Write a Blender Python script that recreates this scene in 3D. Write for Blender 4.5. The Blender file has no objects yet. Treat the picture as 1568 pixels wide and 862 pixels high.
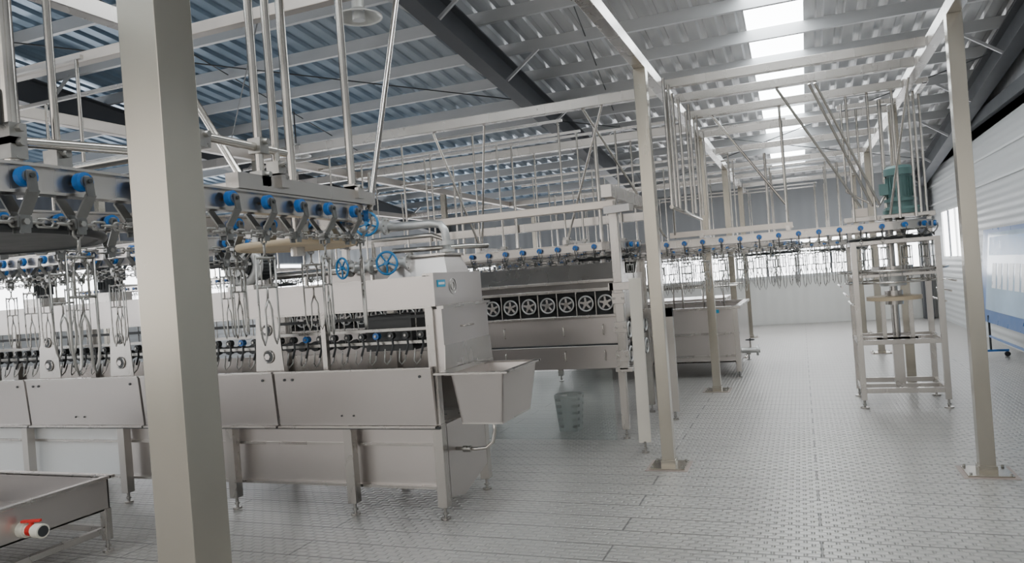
import bpy, bmesh, math, random
from mathutils import Vector, Matrix
random.seed(7)
V = Vector
pi = math.pi

# ------------------------------------------------------------------ materials
def mat(name, col, metal=0.0, rough=0.5, var=0.08, scale=6.0, stretch=(1, 1, 1), bump=0.0, rvar=0.1):
    m = bpy.data.materials.new(name); m.use_nodes = True
    nt = m.node_tree; N = nt.nodes; L = nt.links
    b = N["Principled BSDF"]
    b.inputs["Metallic"].default_value = metal
    tc = N.new("ShaderNodeTexCoord"); mp = N.new("ShaderNodeMapping")
    mp.inputs["Scale"].default_value = stretch
    L.new(tc.outputs["Object"], mp.inputs["Vector"])
    n = N.new("ShaderNodeTexNoise"); n.inputs["Scale"].default_value = scale
    n.inputs["Detail"].default_value = 4
    L.new(mp.outputs[0], n.inputs["Vector"])
    cr = N.new("ShaderNodeMapRange")
    cr.inputs[3].default_value = 1 - var; cr.inputs[4].default_value = 1 + var
    L.new(n.outputs["Fac"], cr.inputs[0])
    mx = N.new("ShaderNodeVectorMath"); mx.operation = 'SCALE'
    mx.inputs[0].default_value = col[:3]
    L.new(cr.outputs[0], mx.inputs["Scale"])
    L.new(mx.outputs[0], b.inputs["Base Color"])
    rr = N.new("ShaderNodeMapRange")
    rr.inputs[3].default_value = max(0.03, rough - rvar); rr.inputs[4].default_value = min(1, rough + rvar)
    L.new(n.outputs["Fac"], rr.inputs[0]); L.new(rr.outputs[0], b.inputs["Roughness"])
    if bump:
        bp = N.new("ShaderNodeBump"); bp.inputs["Strength"].default_value = bump
        bp.inputs["Distance"].default_value = 0.01
        L.new(n.outputs["Fac"], bp.inputs["Height"]); L.new(bp.outputs[0], b.inputs["Normal"])
    return m

def emat(name, col, s):
    m = bpy.data.materials.new(name); m.use_nodes = True
    b = m.node_tree.nodes["Principled BSDF"]
    b.inputs["Base Color"].default_value = (*col, 1)
    b.inputs["Emission Color"].default_value = (*col, 1)
    b.inputs["Emission Strength"].default_value = s
    b.inputs["Roughness"].default_value = 0.4
    return m

STEEL = mat("stainless_steel", (0.48, 0.455, 0.43), 0.92, 0.27, 0.14, 3, (1, 1, 0.3), 0.05, 0.08)
STEELB = mat("stainless_post", (0.40, 0.375, 0.325), 0.97, 0.24, 0.22, 2.5, (2, 2, 0.5), 0.04, 0.09)
STEELV = mat("brushed_sheet", (0.53, 0.495, 0.475), 0.92, 0.32, 0.07, 1.6, (0.5, 1, 1), 0.03, 0.06)
GALV = mat("galvanised_steel", (0.54, 0.54, 0.53), 0.7, 0.4, 0.15, 14)
PIPE = mat("pipe_steel", (0.55, 0.52, 0.48), 0.97, 0.20, 0.18, 8)
CREAM = mat("cream_beam", (0.54, 0.49, 0.445), 0.75, 0.34, 0.12, 5)
PLANK = mat("pale_plank", (0.64, 0.60, 0.53), 0.3, 0.4, 0.06, 4)
BLUE = mat("blue_nylon", (0.012, 0.14, 0.45), 0, 0.35, 0.08, 5)
BLUEV = mat("blue_valve_paint", (0.01, 0.16, 0.38), 0.1, 0.35, 0.1, 5)
DARK = mat("dark_iron", (0.055, 0.058, 0.06), 0.5, 0.45, 0.2, 10)
DARKG = mat("painted_rafter", (0.085, 0.09, 0.10), 0.2, 0.5, 0.12, 3)
BLACK = mat("black_rubber", (0.015, 0.015, 0.017), 0, 0.6, 0.2, 8)
CHAIN = mat("zinc_chain", (0.38, 0.37, 0.35), 0.9, 0.3, 0.25, 20)
BRKT = mat("trolley_bracket", (0.20, 0.20, 0.195), 0.85, 0.35, 0.25, 20)
WOOD = mat("nylon_wheel", (0.56, 0.45, 0.31), 0, 0.5, 0.12, 6)
GREEN = mat("motor_enamel", (0.11, 0.20, 0.195), 0.2, 0.42, 0.1, 6)
WHITE = mat("white_panel", (0.72, 0.73, 0.73), 0, 0.45, 0.04, 2)
PVC = mat("white_pvc", (0.78, 0.75, 0.64), 0, 0.35, 0.03, 5)
RED = mat("red_handle", (0.6, 0.02, 0.015), 0, 0.35, 0.05, 5)
PURL = mat("purlin_zinc", (0.46, 0.47, 0.48), 0.4, 0.42, 0.15, 5, (0.3, 1, 1))
CRATE = mat("grey_plastic", (0.30, 0.315, 0.315), 0, 0.5, 0.04, 5)
BOARD = mat("board_poster", (0.50, 0.68, 0.88), 0, 0.12, 0.35, 1.2)
BOARDB = mat("board_blue", (0.02, 0.13, 0.40), 0, 0.3, 0.05, 4)
LABEL = mat("label_blue", (0.02, 0.30, 0.50), 0, 0.4, 0.02, 4)
LAMPM = mat("lamp_shade", (0.75, 0.75, 0.72), 0.3, 0.3, 0.03, 4)
STAIN = mat("stained_base_plate", (0.33, 0.27, 0.24), 0.3, 0.5, 0.25, 6)
SKYL = emat("skylight_sheet", (0.93, 0.98, 1.0), 14.5)
WINM = emat("window_daylight", (0.97, 0.98, 1.0), 7.0)
WINB = emat("window_daylight_rear", (1.0, 0.94, 0.88), 1.6)

GLASS = bpy.data.materials.new("clear_sheet"); GLASS.use_nodes = True
nt = GLASS.node_tree; nt.nodes.clear()
o = nt.nodes.new("ShaderNodeOutputMaterial"); mixs = nt.nodes.new("ShaderNodeMixShader"); mix2 = nt.nodes.new("ShaderNodeMixShader")
t = nt.nodes.new("ShaderNodeBsdfTransparent"); t.inputs[0].default_value = (0.96, 0.98, 0.975, 1)
g = nt.nodes.new("ShaderNodeBsdfGlossy"); g.inputs["Roughness"].default_value = 0.08
g.inputs[0].default_value = (0.8, 0.85, 0.85, 1)
tl = nt.nodes.new("ShaderNodeBsdfTranslucent"); tl.inputs[0].default_value = (0.84, 0.88, 0.87, 1)
mixs.inputs[0].default_value = 0.08; mix2.inputs[0].default_value = 0.12
nt.links.new(t.outputs[0], mixs.inputs[1]); nt.links.new(g.outputs[0], mixs.inputs[2])
nt.links.new(mixs.outputs[0], mix2.inputs[1]); nt.links.new(tl.outputs[0], mix2.inputs[2]); nt.links.new(mix2.outputs[0], o.inputs[0])

# floor material
FLOOR = bpy.data.materials.new("embossed_plate_floor"); FLOOR.use_nodes = True
nt = FLOOR.node_tree; N = nt.nodes; L = nt.links; b = N["Principled BSDF"]
tc = N.new("ShaderNodeTexCoord")
br = N.new("ShaderNodeTexBrick"); br.inputs["Scale"].default_value = 1.0
br.inputs["Brick Width"].default_value = 0.085; br.inputs["Row Height"].default_value = 0.05
br.inputs["Mortar Size"].default_value = 0.013; br.inputs["Mortar Smooth"].default_value = 0.8
L.new(tc.outputs["Object"], br.inputs["Vector"])
pl = N.new("ShaderNodeTexBrick"); pl.inputs["Scale"].default_value = 1.0; pl.offset = 0.37
pl.inputs["Brick Width"].default_value = 3.1; pl.inputs["Row Height"].default_value = 0.25
pl.inputs["Mortar Size"].default_value = 0.007; pl.inputs["Mortar Smooth"].default_value = 0.3
L.new(tc.outputs["Object"], pl.inputs["Vector"])
no = N.new("ShaderNodeTexNoise"); no.inputs["Scale"].default_value = 1.1; no.inputs["Detail"].default_value = 7
L.new(tc.outputs["Object"], no.inputs["Vector"])
ramp = N.new("ShaderNodeMix"); ramp.data_type = 'RGBA'
ramp.inputs[6].default_value = (0.34, 0.325, 0.305, 1); ramp.inputs[7].default_value = (0.49, 0.475, 0.45, 1)
L.new(no.outputs["Fac"], ramp.inputs[0])
m1 = N.new("ShaderNodeMix"); m1.data_type = 'RGBA'; m1.inputs[7].default_value = (0.21, 0.205, 0.195, 1)
mm = N.new("ShaderNodeMath"); mm.operation = 'MULTIPLY'; mm.inputs[1].default_value = 0.36
L.new(br.outputs["Fac"], mm.inputs[0]); L.new(mm.outputs[0], m1.inputs[0]); L.new(ramp.outputs[2], m1.inputs[6])
m2 = N.new("ShaderNodeMix"); m2.data_type = 'RGBA'; m2.inputs[7].default_value = (0.11, 0.105, 0.10, 1)
mm2 = N.new("ShaderNodeMath"); mm2.operation = 'MULTIPLY'; mm2.inputs[1].default_value = 0.8
L.new(pl.outputs["Fac"], mm2.inputs[0]); L.new(mm2.outputs[0], m2.inputs[0]); L.new(m1.outputs[2], m2.inputs[6])
L.new(m2.outputs[2], b.inputs["Base Color"])
b.inputs["Metallic"].default_value = 0.3
rr = N.new("ShaderNodeMapRange"); rr.inputs[3].default_value = 0.26; rr.inputs[4].default_value = 0.48
L.new(no.outputs["Fac"], rr.inputs[0]); L.new(rr.outputs[0], b.inputs["Roughness"])
ad = N.new("ShaderNodeMath"); ad.operation = 'ADD'
L.new(br.outputs["Fac"], ad.inputs[0]); L.new(pl.outputs["Fac"], ad.inputs[1])
bp = N.new("ShaderNodeBump"); bp.invert = True; bp.inputs["Strength"].default_value = 0.9; bp.inputs["Distance"].default_value = 0.008
L.new(ad.outputs[0], bp.inputs["Height"]); L.new(bp.outputs[0], b.inputs["Normal"])

# roof sheet material: grey zinc, blue reflection on the left bays painted into base colour
ROOF = bpy.data.materials.new("roof_sheet"); ROOF.use_nodes = True
nt = ROOF.node_tree; N = nt.nodes; L = nt.links; b = N["Principled BSDF"]
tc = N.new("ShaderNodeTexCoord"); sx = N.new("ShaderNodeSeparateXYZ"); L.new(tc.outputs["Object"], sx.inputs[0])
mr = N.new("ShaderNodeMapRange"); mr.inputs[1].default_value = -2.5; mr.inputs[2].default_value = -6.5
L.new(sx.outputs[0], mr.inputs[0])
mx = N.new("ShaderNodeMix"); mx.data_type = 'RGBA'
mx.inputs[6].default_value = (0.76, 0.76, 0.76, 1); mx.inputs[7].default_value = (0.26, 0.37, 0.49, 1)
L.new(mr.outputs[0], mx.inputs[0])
no = N.new("ShaderNodeTexNoise"); no.inputs["Scale"].default_value = 2.2
mp = N.new("ShaderNodeMapping"); mp.inputs["Scale"].default_value = (3, 0.4, 1)
L.new(tc.outputs["Object"], mp.inputs[0]); L.new(mp.outputs[0], no.inputs["Vector"])
rr = N.new("ShaderNodeMapRange"); rr.inputs[3].default_value = 0.75; rr.inputs[4].default_value = 1.25
L.new(no.outputs["Fac"], rr.inputs[0])
sc = N.new("ShaderNodeVectorMath"); sc.operation = 'SCALE'; L.new(mx.outputs[2], sc.inputs[0]); L.new(rr.outputs[0], sc.inputs["Scale"])
L.new(sc.outputs[0], b.inputs["Base Color"])
b.inputs["Metallic"].default_value = 0.45; b.inputs["Roughness"].default_value = 0.27

# ribbed wall
def ribbed(name, col, axis, period=0.2):
    m = mat(name, col, 0, 0.45, 0.04, 1.5)
    nt = m.node_tree; N = nt.nodes; L = nt.links
    tc = N.new("ShaderNodeTexCoord"); w = N.new("ShaderNodeTexWave")
    w.bands_direction = axis; w.inputs["Scale"].default_value = 0.314 / period
    L.new(tc.outputs["Object"], w.inputs["Vector"])
    bp = N.new("ShaderNodeBump"); bp.inputs["Strength"].default_value = 0.4; bp.inputs["Distance"].default_value = 0.02
    L.new(w.outputs["Fac"], bp.inputs["Height"]); L.new(bp.outputs[0], N["Principled BSDF"].inputs["Normal"])
    return m
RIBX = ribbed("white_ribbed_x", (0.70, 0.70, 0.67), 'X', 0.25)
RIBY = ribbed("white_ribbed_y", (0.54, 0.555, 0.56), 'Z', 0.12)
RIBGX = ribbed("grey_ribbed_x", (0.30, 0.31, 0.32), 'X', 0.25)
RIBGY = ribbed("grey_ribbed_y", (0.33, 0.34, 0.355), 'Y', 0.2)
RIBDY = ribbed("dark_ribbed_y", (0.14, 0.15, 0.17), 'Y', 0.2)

# ------------------------------------------------------------------ mesh builder
class MB:
    def __init__(s): s.v = []; s.f = []; s.m = []; s.s = []; s.mats = []
    def mi(s, m):
        if m not in s.mats: s.mats.append(m)
        return s.mats.index(m)
    def face(s, idx, m, sm=False): s.f.append(idx); s.m.append(s.mi(m)); s.s.append(sm)
    def hexa(s, c, m):
        o = len(s.v); s.v += [tuple(p) for p in c]
        for q in ((0,3,2,1),(4,5,6,7),(0,1,5,4),(1,2,6,5),(2,3,7,6),(3,0,4,7)):
            s.face([o+i for i in q], m)
    def box(s, x0, x1, y0, y1, z0, z1, m):
        s.hexa([(x0,y0,z0),(x1,y0,z0),(x1,y1,z0),(x0,y1,z0),(x0,y0,z1),(x1,y0,z1),(x1,y1,z1),(x0,y1,z1)], m)
    def beam(s, p1, p2, w, h, m, up=(0,0,1)):
        p1 = V(p1); p2 = V(p2); t = (p2-p1).normalized(); up = V(up)
        if abs(t.dot(up)) > 0.98: up = V((0,1,0)) if abs(t.y) < 0.9 else V((1,0,0))
        n = t.cross(up).normalized(); u = n.cross(t).normalized()
        a = n*w/2; c = u*h/2
        s.hexa([p1-a-c, p1+a-c, p1+a+c, p1-a+c, p2-a-c, p2+a-c, p2+a+c, p2-a+c], m)
    def cyl(s, p1, p2, r, m, seg=10, r2=None, caps=True):
        p1 = V(p1); p2 = V(p2); t = (p2-p1).normalized(); r2 = r if r2 is None else r2
        up = V((0,0,1)) if abs(t.z) < 0.9 else V((1,0,0))
        n = t.cross(up).normalized(); u = n.cross(t)
        R = [n*math.cos(2*pi*i/seg)+u*math.sin(2*pi*i/seg) for i in range(seg)]
        o = len(s.v); s.v += [tuple(p1+d*r) for d in R]+[tuple(p2+d*r2) for d in R]
        for i in range(seg):
            j = (i+1) % seg; s.face([o+i, o+j, o+seg+j, o+seg+i], m, True)
        if caps:
            o = len(s.v); s.v += [tuple(p1+d*r) for d in R]+[tuple(p2+d*r2) for d in R]
            s.face([o+i for i in range(seg)][::-1], m); s.face([o+seg+i for i in range(seg)], m)
    def path(s, pts, r, m, seg=6, closed=False):
        pts = [V(p) for p in pts]; n = len(pts); o = len(s.v); prev = None
        for i in range(n):
            if closed: t = pts[(i+1) % n]-pts[i-1]
            else: t = pts[min(i+1, n-1)]-pts[max(i-1, 0)]
            t.normalize()
            if prev is None:
                up = V((0,0,1)) if abs(t.z) < 0.9 else V((1,0,0)); a = t.cross(up).normalized()
            else:
                a = prev-t*prev.dot(t)
                if a.length < 1e-4: a = t.cross(V((0.3,0.5,0.8)))
                a.normalize()
            prev = a; c = t.cross(a)
            for k in range(seg):
                an = 2*pi*k/seg; s.v.append(tuple(pts[i]+(a*math.cos(an)+c*math.sin(an))*r))
        for i in range(n if closed else n-1):
            j = (i+1) % n
            for k in range(seg):
                l = (k+1) % seg
                s.face([o+i*seg+k, o+i*seg+l, o+j*seg+l, o+j*seg+k], m, True)
        if not closed:
            s.face([o+k for k in range(seg)][::-1], m); s.face([o+(n-1)*seg+k for k in range(seg)], m)
    def torus(s, c, axis, R, r, m, seg=20, ts=6):
        c = V(c); ax = V(axis).normalized(); up = V((0,0,1)) if abs(ax.z) < 0.9 else V((1,0,0))
        a = ax.cross(up).normalized(); b2 = ax.cross(a)
        s.path([c+(a*math.cos(2*pi*i/seg)+b2*math.sin(2*pi*i/seg))*R for i in range(seg)], r, m, ts, True)
    def extr(s, pts, vec, m):
        o = len(s.v); n = len(pts); vec = V(vec)
        s.v += [tuple(V(p)) for p in pts]+[tuple(V(p)+vec) for p in pts]
        s.face([o+i for i in range(n)][::-1], m); s.face([o+n+i for i in range(n)], m)
        for i in range(n):
            j = (i+1) % n; s.face([o+i, o+j, o+n+j, o+n+i], m)
    def obj(s, name, bevel=0):
        me = bpy.data.meshes.new(name); me.from_pydata(s.v, [], s.f)
        for m in s.mats: me.materials.append(m)
        me.polygons.foreach_set("material_index", s.m); me.polygons.foreach_set("use_smooth", s.s)
        bm = bmesh.new(); bm.from_mesh(me); bmesh.ops.recalc_face_normals(bm, faces=bm.faces); bm.to_mesh(me); bm.free()
        ob = bpy.data.objects.new(name, me); bpy.context.scene.collection.objects.link(ob)
        if bevel:
            md = ob.modifiers.new("bevel", 'BEVEL'); md.width = bevel; md.segments = 2
            md.limit_method = 'ANGLE'; md.angle_limit = math.radians(60)
        return ob
    def foot(s, x, y, z=0.08, r=0.035):
        s.cyl((x,y,0),(x,y,0.015), r, STEEL, 12); s.cyl((x,y,0.015),(x,y,z), 0.012, CHAIN, 8)
        s.cyl((x,y,0.035),(x,y,0.05), 0.02, CHAIN, 6)

def arc(cx, cy, r, a0, a1, z, n=14):
    return [V((cx+r*math.cos(math.radians(a0+(a1-a0)*i/n)), cy+r*math.sin(math.radians(a0+(a1-a0)*i/n)), z)) for i in range(n+1)]

def zr(y): return 5.9-0.115*y

# ------------------------------------------------------------------ room shell
XL, XR, YN, YF = -15.0, 2.95, -8.0, 20.0
b_ = MB(); b_.box(XL, XR, YN, YF, -0.1, 0, FLOOR); b_.obj("floor")

# roof (corrugated) with skylight gaps
rf = MB()
def sheet(x0, x1, y0, y1):
    n = max(1, round((x1-x0)/0.25)); p = (x1-x0)/n; prof = []
    for i in range(n):
        x = x0+i*p
        prof += [(x, 0), (x+p*0.55, 0), (x+p*0.66, 0.035), (x+p*0.89, 0.035)]
    prof.append((x1, 0)); o = len(rf.v)
    for x, h in prof:
        rf.v.append((x, y0, zr(y0)+h)); rf.v.append((x, y1, zr(y1)+h))
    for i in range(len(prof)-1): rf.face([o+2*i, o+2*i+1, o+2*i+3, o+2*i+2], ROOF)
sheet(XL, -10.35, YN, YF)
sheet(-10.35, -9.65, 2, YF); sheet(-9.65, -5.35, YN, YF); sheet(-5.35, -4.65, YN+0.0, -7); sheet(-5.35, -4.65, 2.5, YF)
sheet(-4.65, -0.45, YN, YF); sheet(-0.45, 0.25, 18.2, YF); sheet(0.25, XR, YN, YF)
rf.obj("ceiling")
for k, (x0, x1, y0, y1) in enumerate([(-0.45, 0.25, YN, 18.2), (-5.35, -4.65, -7, 2.5), (-10.35, -9.65, YN, 2)]):
    q = MB(); q.hexa([(x0,y0,zr(y0)),(x1,y0,zr(y0)),(x1,y1,zr(y1)),(x0,y1,zr(y1)),
                      (x0,y0,zr(y0)+.02),(x1,y0,zr(y0)+.02),(x1,y1,zr(y1)+.02),(x0,y1,zr(y1)+.02)], SKYL)
    q.obj("skylight")
# purlins (C sections)
q = MB(); y = -7.6
while y < 19.9:
    z = zr(y)
    q.box(XL, XR, y, y+0.012, z-0.14, z-0.005, PURL)
    q.box(XL, XR, y, y+0.06, z-0.155, z-0.14, PURL)
    q.box(XL, XR, y+0.05, y+0.06, z-0.14, z-0.12, PURL)
    y += 1.0
q.obj("roof_purlins")
# rafters
for X in (2.72, -3.6, -9.8):
    q = MB()
    for (dz, w, h) in ((-0.17, 0.20, 0.02), (-0.35, 0.012, 0.34), (-0.53, 0.20, 0.02)):
        q.beam((X, YN, zr(YN)+dz), (X, YF, zr(YF)+dz), w, h, DARKG)
    for i in range(16):
        yy = -6.6+2.0*i
        if yy > 19.5: break
        for sgn in (-1, 1):
            if X > 2 and sgn > 0: continue
            q.beam((X+sgn*0.06, yy, zr(yy)-0.5), (X+sgn*0.55, yy, zr(yy)-0.14), 0.035, 0.035, PURL)
    if X > 2: q.box(X-0.1, X+0.1, 19.6, 19.9, 0, zr(19.8)-0.3, DARKG)
    q.obj("roof_rafter")
# sag rods
q = MB()
for x in (-1.6, -6.7):
    q.cyl((x, 3, zr(3)-.1), (x-2, 19, zr(19)-.1), 0.008, DARK, 6)
for (a, c) in (((-3.6, 5.0), (-9.8, 11)), ((-3.6, 11), (-9.8, 5.0)), ((-3.6, 12), (2.6, 18)), ((-3.6, 18), (2.6, 12))):
    q.cyl((a[0], a[1], zr(a[1])-.28), (c[0], c[1], zr(c[1])-.28), 0.009, DARK, 6)
q.obj("roof_brace_rods")

# far wall
q = MB(); q.box(XL, XR, YF, YF+.1, 0, 1.2, RIBX); q.box(XL, XR, YF-.02, YF+.02, 1.17, 1.22, WHITE)
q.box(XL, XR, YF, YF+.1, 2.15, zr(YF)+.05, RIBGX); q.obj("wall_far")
def window(name, axis, fixed, a0, a1, z0, z1, n, m, t=0.04):
    q = MB()
    def B(c0, c1, zz0, zz1, d0, d1, mm):
        if axis == 'x': q.box(c0, c1, fixed+d0, fixed+d1, zz0, zz1, mm)
        else: q.box(fixed+d0, fixed+d1, c0, c1, zz0, zz1, mm)
    B(a0, a1, z0, z1, 0.03, 0.05, m)
    B(a0, a1, z0, z0+t, 0, 0.07, WHITE); B(a0, a1, z1-t, z1, 0, 0.07, WHITE)
    for i in range(n+1):
        c = a0+(a1-a0)*i/n; c = min(max(c, a0+t/2), a1-t/2)
        B(c-t/2, c+t/2, z0, z1, 0.0, 0.07, DARKG if i % 2 else WHITE)
    q.obj(name)
window("window_1", 'x', YF, XL, XR, 1.2, 2.15, 24, WINM)
# left wall
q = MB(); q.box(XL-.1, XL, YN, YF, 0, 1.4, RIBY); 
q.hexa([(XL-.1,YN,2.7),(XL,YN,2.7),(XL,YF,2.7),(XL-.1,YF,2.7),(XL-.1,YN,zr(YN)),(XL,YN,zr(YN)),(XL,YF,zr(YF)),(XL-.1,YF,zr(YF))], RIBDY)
q.obj("wall_left")
window("window_2", 'y', XL-.07, YN, YF, 1.4, 2.7, 22, WINM)
# right wall
q = MB(); W = XR; wa, wb = 15.7, 18.7
q.box(W, W+.1, YN, wa, 0, 3.7, RIBY); q.box(W, W+.1, wb, YF, 0, 3.7, RIBY)
q.box(W, W+.1, wa, wb, 0, 1.4, RIBY); q.box(W, W+.1, wa, wb, 2.45, 3.7, RIBY)
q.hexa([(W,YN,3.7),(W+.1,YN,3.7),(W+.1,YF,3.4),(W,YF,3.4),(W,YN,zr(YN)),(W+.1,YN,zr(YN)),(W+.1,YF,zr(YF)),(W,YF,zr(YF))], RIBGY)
q.obj("wall_right")
q = MB()
for z in (1.0, 2.62, 3.05): q.box(W-.025, W, YN, YF, z, z+.035, WHITE)
q.box(W-.09, W, YN, 19.5, 3.62, 3.80, DARKG); q.obj("trim_1")
window("window_3", 'y', W, wa, wb, 1.4, 2.45, 4, WINM)
# rear wall (behind the camera) with tall glazing
q = MB(); q.box(XL, XR, YN-.1, YN, 0, 0.8, RIBX); q.box(XL, XR, YN-.1, YN, 5.0, zr(YN), RIBX); q.obj("wall_rear")
window("window_4", 'x', YN-.08, XL, XR, 0.8, 5.0, 12, WINB, 0.08)

# ------------------------------------------------------------------ steel posts & overhead frame
def post(x, y, w=0.1, h=3.25):
    q = MB(); q.box(x-w/2, x+w/2, y-w/2, y+w/2, 0.012, h, STEELB)
    q.box(x-.14, x+.14, y-.14, y+.14, 0.004, 0.014, STEELB); q.box(x-.17, x+.17, y-.17, y+.17, 0, 0.004, STAIN)
    q.box(x-w/2-.008, x+w/2+.008, y-w/2-.008, y+w/2+.008, 0.012, 0.06, STEELB)
    for a in (-.12, .12):
        for c in (-.12, .12): q.cyl((x+a, y+c, .012), (x+a, y+c, .03), .01, CHAIN, 6)
    q.obj("support_post", 0.006)
post(-1.215, 1.18, 0.1, 3.25)
for y in (6.05, 9.8, 13.3, 16.8):
    post(-1.11, y); post(1.12, y)
for p in ((-5.9, 7.1), (-5.9, 12.0), (-8.5, 7.1), (-9.6, 3.2), (-5.9, 16.8), (-1.95, -1.0), (-10, 12)): post(*p, 0.09)
q = MB()
bz = 3.30
def bm(p1, p2, w=0.09, h=0.1, m=STEEL): q.beam(p1, p2, w, h, m)
bm((-1.11, 0.6, bz), (-1.11, 18, bz)); bm((1.12, 0.6, bz), (1.12, 18, bz))
bm((-1.95, -1.05, bz), (-1.95, 3.6, bz)); bm((-3.6, -1.0, bz), (-3.6, 3.6, bz)); bm((-5.9, -1, bz), (-5.9, 18, bz), m=CREAM)
bm((-8.5, -1, bz), (-8.5, 18, bz), m=CREAM)
for y in (3.6,): bm((-10, y, bz+.0), (-1.16, y, bz), 0.07, 0.07, m=CREAM)
for y in (7.1,): bm((-10, y, bz), (-1.16, y, bz))
for y in (9.2, 15.2): bm((-10, y, bz), (-1.16, y, bz))
for y in (6.9, 7.55, 8.45, 9.8, 11.4, 13.3, 15, 16.8): bm((-1.06, y, bz), (1.07, y, bz), 0.07, 0.08)
bm((-1.215, 0.5, bz), (-1.215, 1.3, bz)); bm((-1.95, 1.18, bz), (-1.215, 1.18, bz))
q.obj("overhead_frame", 0.004)

# ------------------------------------------------------------------ shackles and conveyors
def shackle(q, p, t, L_=0.42, m=CHAIN, r=0.0045, w=0.05):
    p = V(p); t = V(t).normalized()
    def P(a, z): return p+t*a+V((0, 0, z))
    q.path([P(0, 0), P(0, -0.05)], r*1.2, m, 5)
    q.path([P(-w, -.06), P(w, -.06)], r*1.3, m, 5)
    q.path([P(-w*.6, -.085), P(0, -.04), P(w*.6, -.085)], r, m, 5)
    for s_ in (-1, 1):
        q.path([P(s_*w, -.05), P(s_*w, -L_*.8), P(s_*w*.85, -L_*.93), P(s_*w*.62, -L_), P(s_*w*.4, -L_*.93),
                P(s_*w*.34, -L_*.75), P(s_*w*.34, -L_*.66), P(0, -L_*.55)], r, m, 5)
    q.path([P(0, -L_*.55), P(0, -L_*.44)], r, m, 5)
    q.path([P(-w, -L_*.44), P(w, -L_*.44)], r, m, 5)
    q.path([P(-w*.5, -.06), P(-w*.5, -L_*.44)], r*.8, m, 5); q.path([P(w*.5, -.06), P(w*.5, -L_*.44)], r*.8, m, 5)

def conveyor(pts, spacing=0.2, every=2, near=False, wheelr=0.028, shl=0.42, off=0.1):
    q = MB(); pts = [V(p) for p in pts]
    cum = [0]
    for i in range(1, len(pts)): cum.append(cum[-1]+(pts[i]-pts[i-1]).length)
    tot = cum[-1]
    def samp(s_):
        s_ = min(max(s_, 0), tot-1e-5)
        for i in range(1, len(pts)):
            if cum[i] > s_: break
        t = (pts[i]-pts[i-1]).normalized(); return pts[i-1]+t*(s_-cum[i-1]), t
    for i in range(1, len(pts)):
        a, c = pts[i-1], pts[i]; d = (c-a).normalized()*0.003
        q.beam(a-d, c+d, 0.008, 0.07, STEEL); 
        q.beam(a-d+V((0,0,.038)), c+d+V((0,0,.038)), 0.05, 0.008, STEEL)
        q.beam(a-d-V((0,0,.038)), c+d-V((0,0,.038)), 0.05, 0.008, STEEL)
    k = 0; s_ = spacing*0.5
    while s_ < tot:
        p, t = samp(s_); n = t.cross(V((0,0,1))).normalized()
        for sg in (-1, 1):
            c = p+n*sg*0.012
            q.cyl(c+n*sg*.012, c+n*sg*.034, wheelr, BLUE, 16 if near else 8)
            if near:
                q.cyl(c+n*sg*.034, c+n*sg*.042, wheelr*.62, CHAIN, 10); q.cyl(c+n*sg*.042, c+n*sg*.056, wheelr*.25, DARK, 6)
                a0 = c+n*sg*.046
                q.beam(a0+V((0,0,.012)), a0+n*sg*.006+V((0,0,-.045)), .006, .026, BRKT, t)
                q.beam(a0+n*sg*.006+V((0,0,-.04)), c+n*sg*.006+V((0,0,-.10)), .006, .034, BRKT, t)
                q.beam(c+n*sg*.006+V((0,0,-.09)), c+n*sg*.004+V((0,0,-.15)), .006, .028, BRKT, t)
                q.cyl(c+n*sg*.0, c+n*sg*.018+V((0,0,0)), .006, BRKT, 6)
                q.cyl(c+n*sg*.004+V((0,0,-.12)), c+n*sg*.016+V((0,0,-.12)), .009, CHAIN, 6)
            else:
                q.path([c+n*sg*.045, c+n*sg*.047+V((0,0,-.035)), c+n*sg*.03+V((0,0,-.07)), c+n*sg*.008+V((0,0,-.09)), c+n*sg*.006+V((0,0,-.125))], .006, BRKT, 5)
        if near: q.beam(p-V((0,0,.12))-t*.02, p-V((0,0,.12))+t*.02, .035, .03, BRKT)
        if every and k % every == 0:
            tt = (t+n*random.uniform(-.35, .35)).normalized(); tt.z = 0
            q.torus(p+V((0,0,-.145)), n, .016, .004, CHAIN, 10, 5)
            shackle(q, p+V((0,0,-.155)), tt, shl)
        k += 1; s_ += spacing
    ls = 0.038 if near else 0.07; s_ = 0; k = 0
    if near: off = .12
    while s_ < tot:
        p, t = samp(s_+ls/2); n = t.cross(V((0,0,1))).normalized(); u = n if k % 2 else V((0,0,1))
        p = p-V((0,0,off)); h = ls*.68; w = .011
        loop = [p-t*h*.7+u*w, p+t*h*.7+u*w, p+t*h, p+t*h*.7-u*w, p-t*h*.7-u*w, p-t*h]
        q.path(loop, .0042, CHAIN, 5, True)
        s_ += ls; k += 1
    return q

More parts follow.
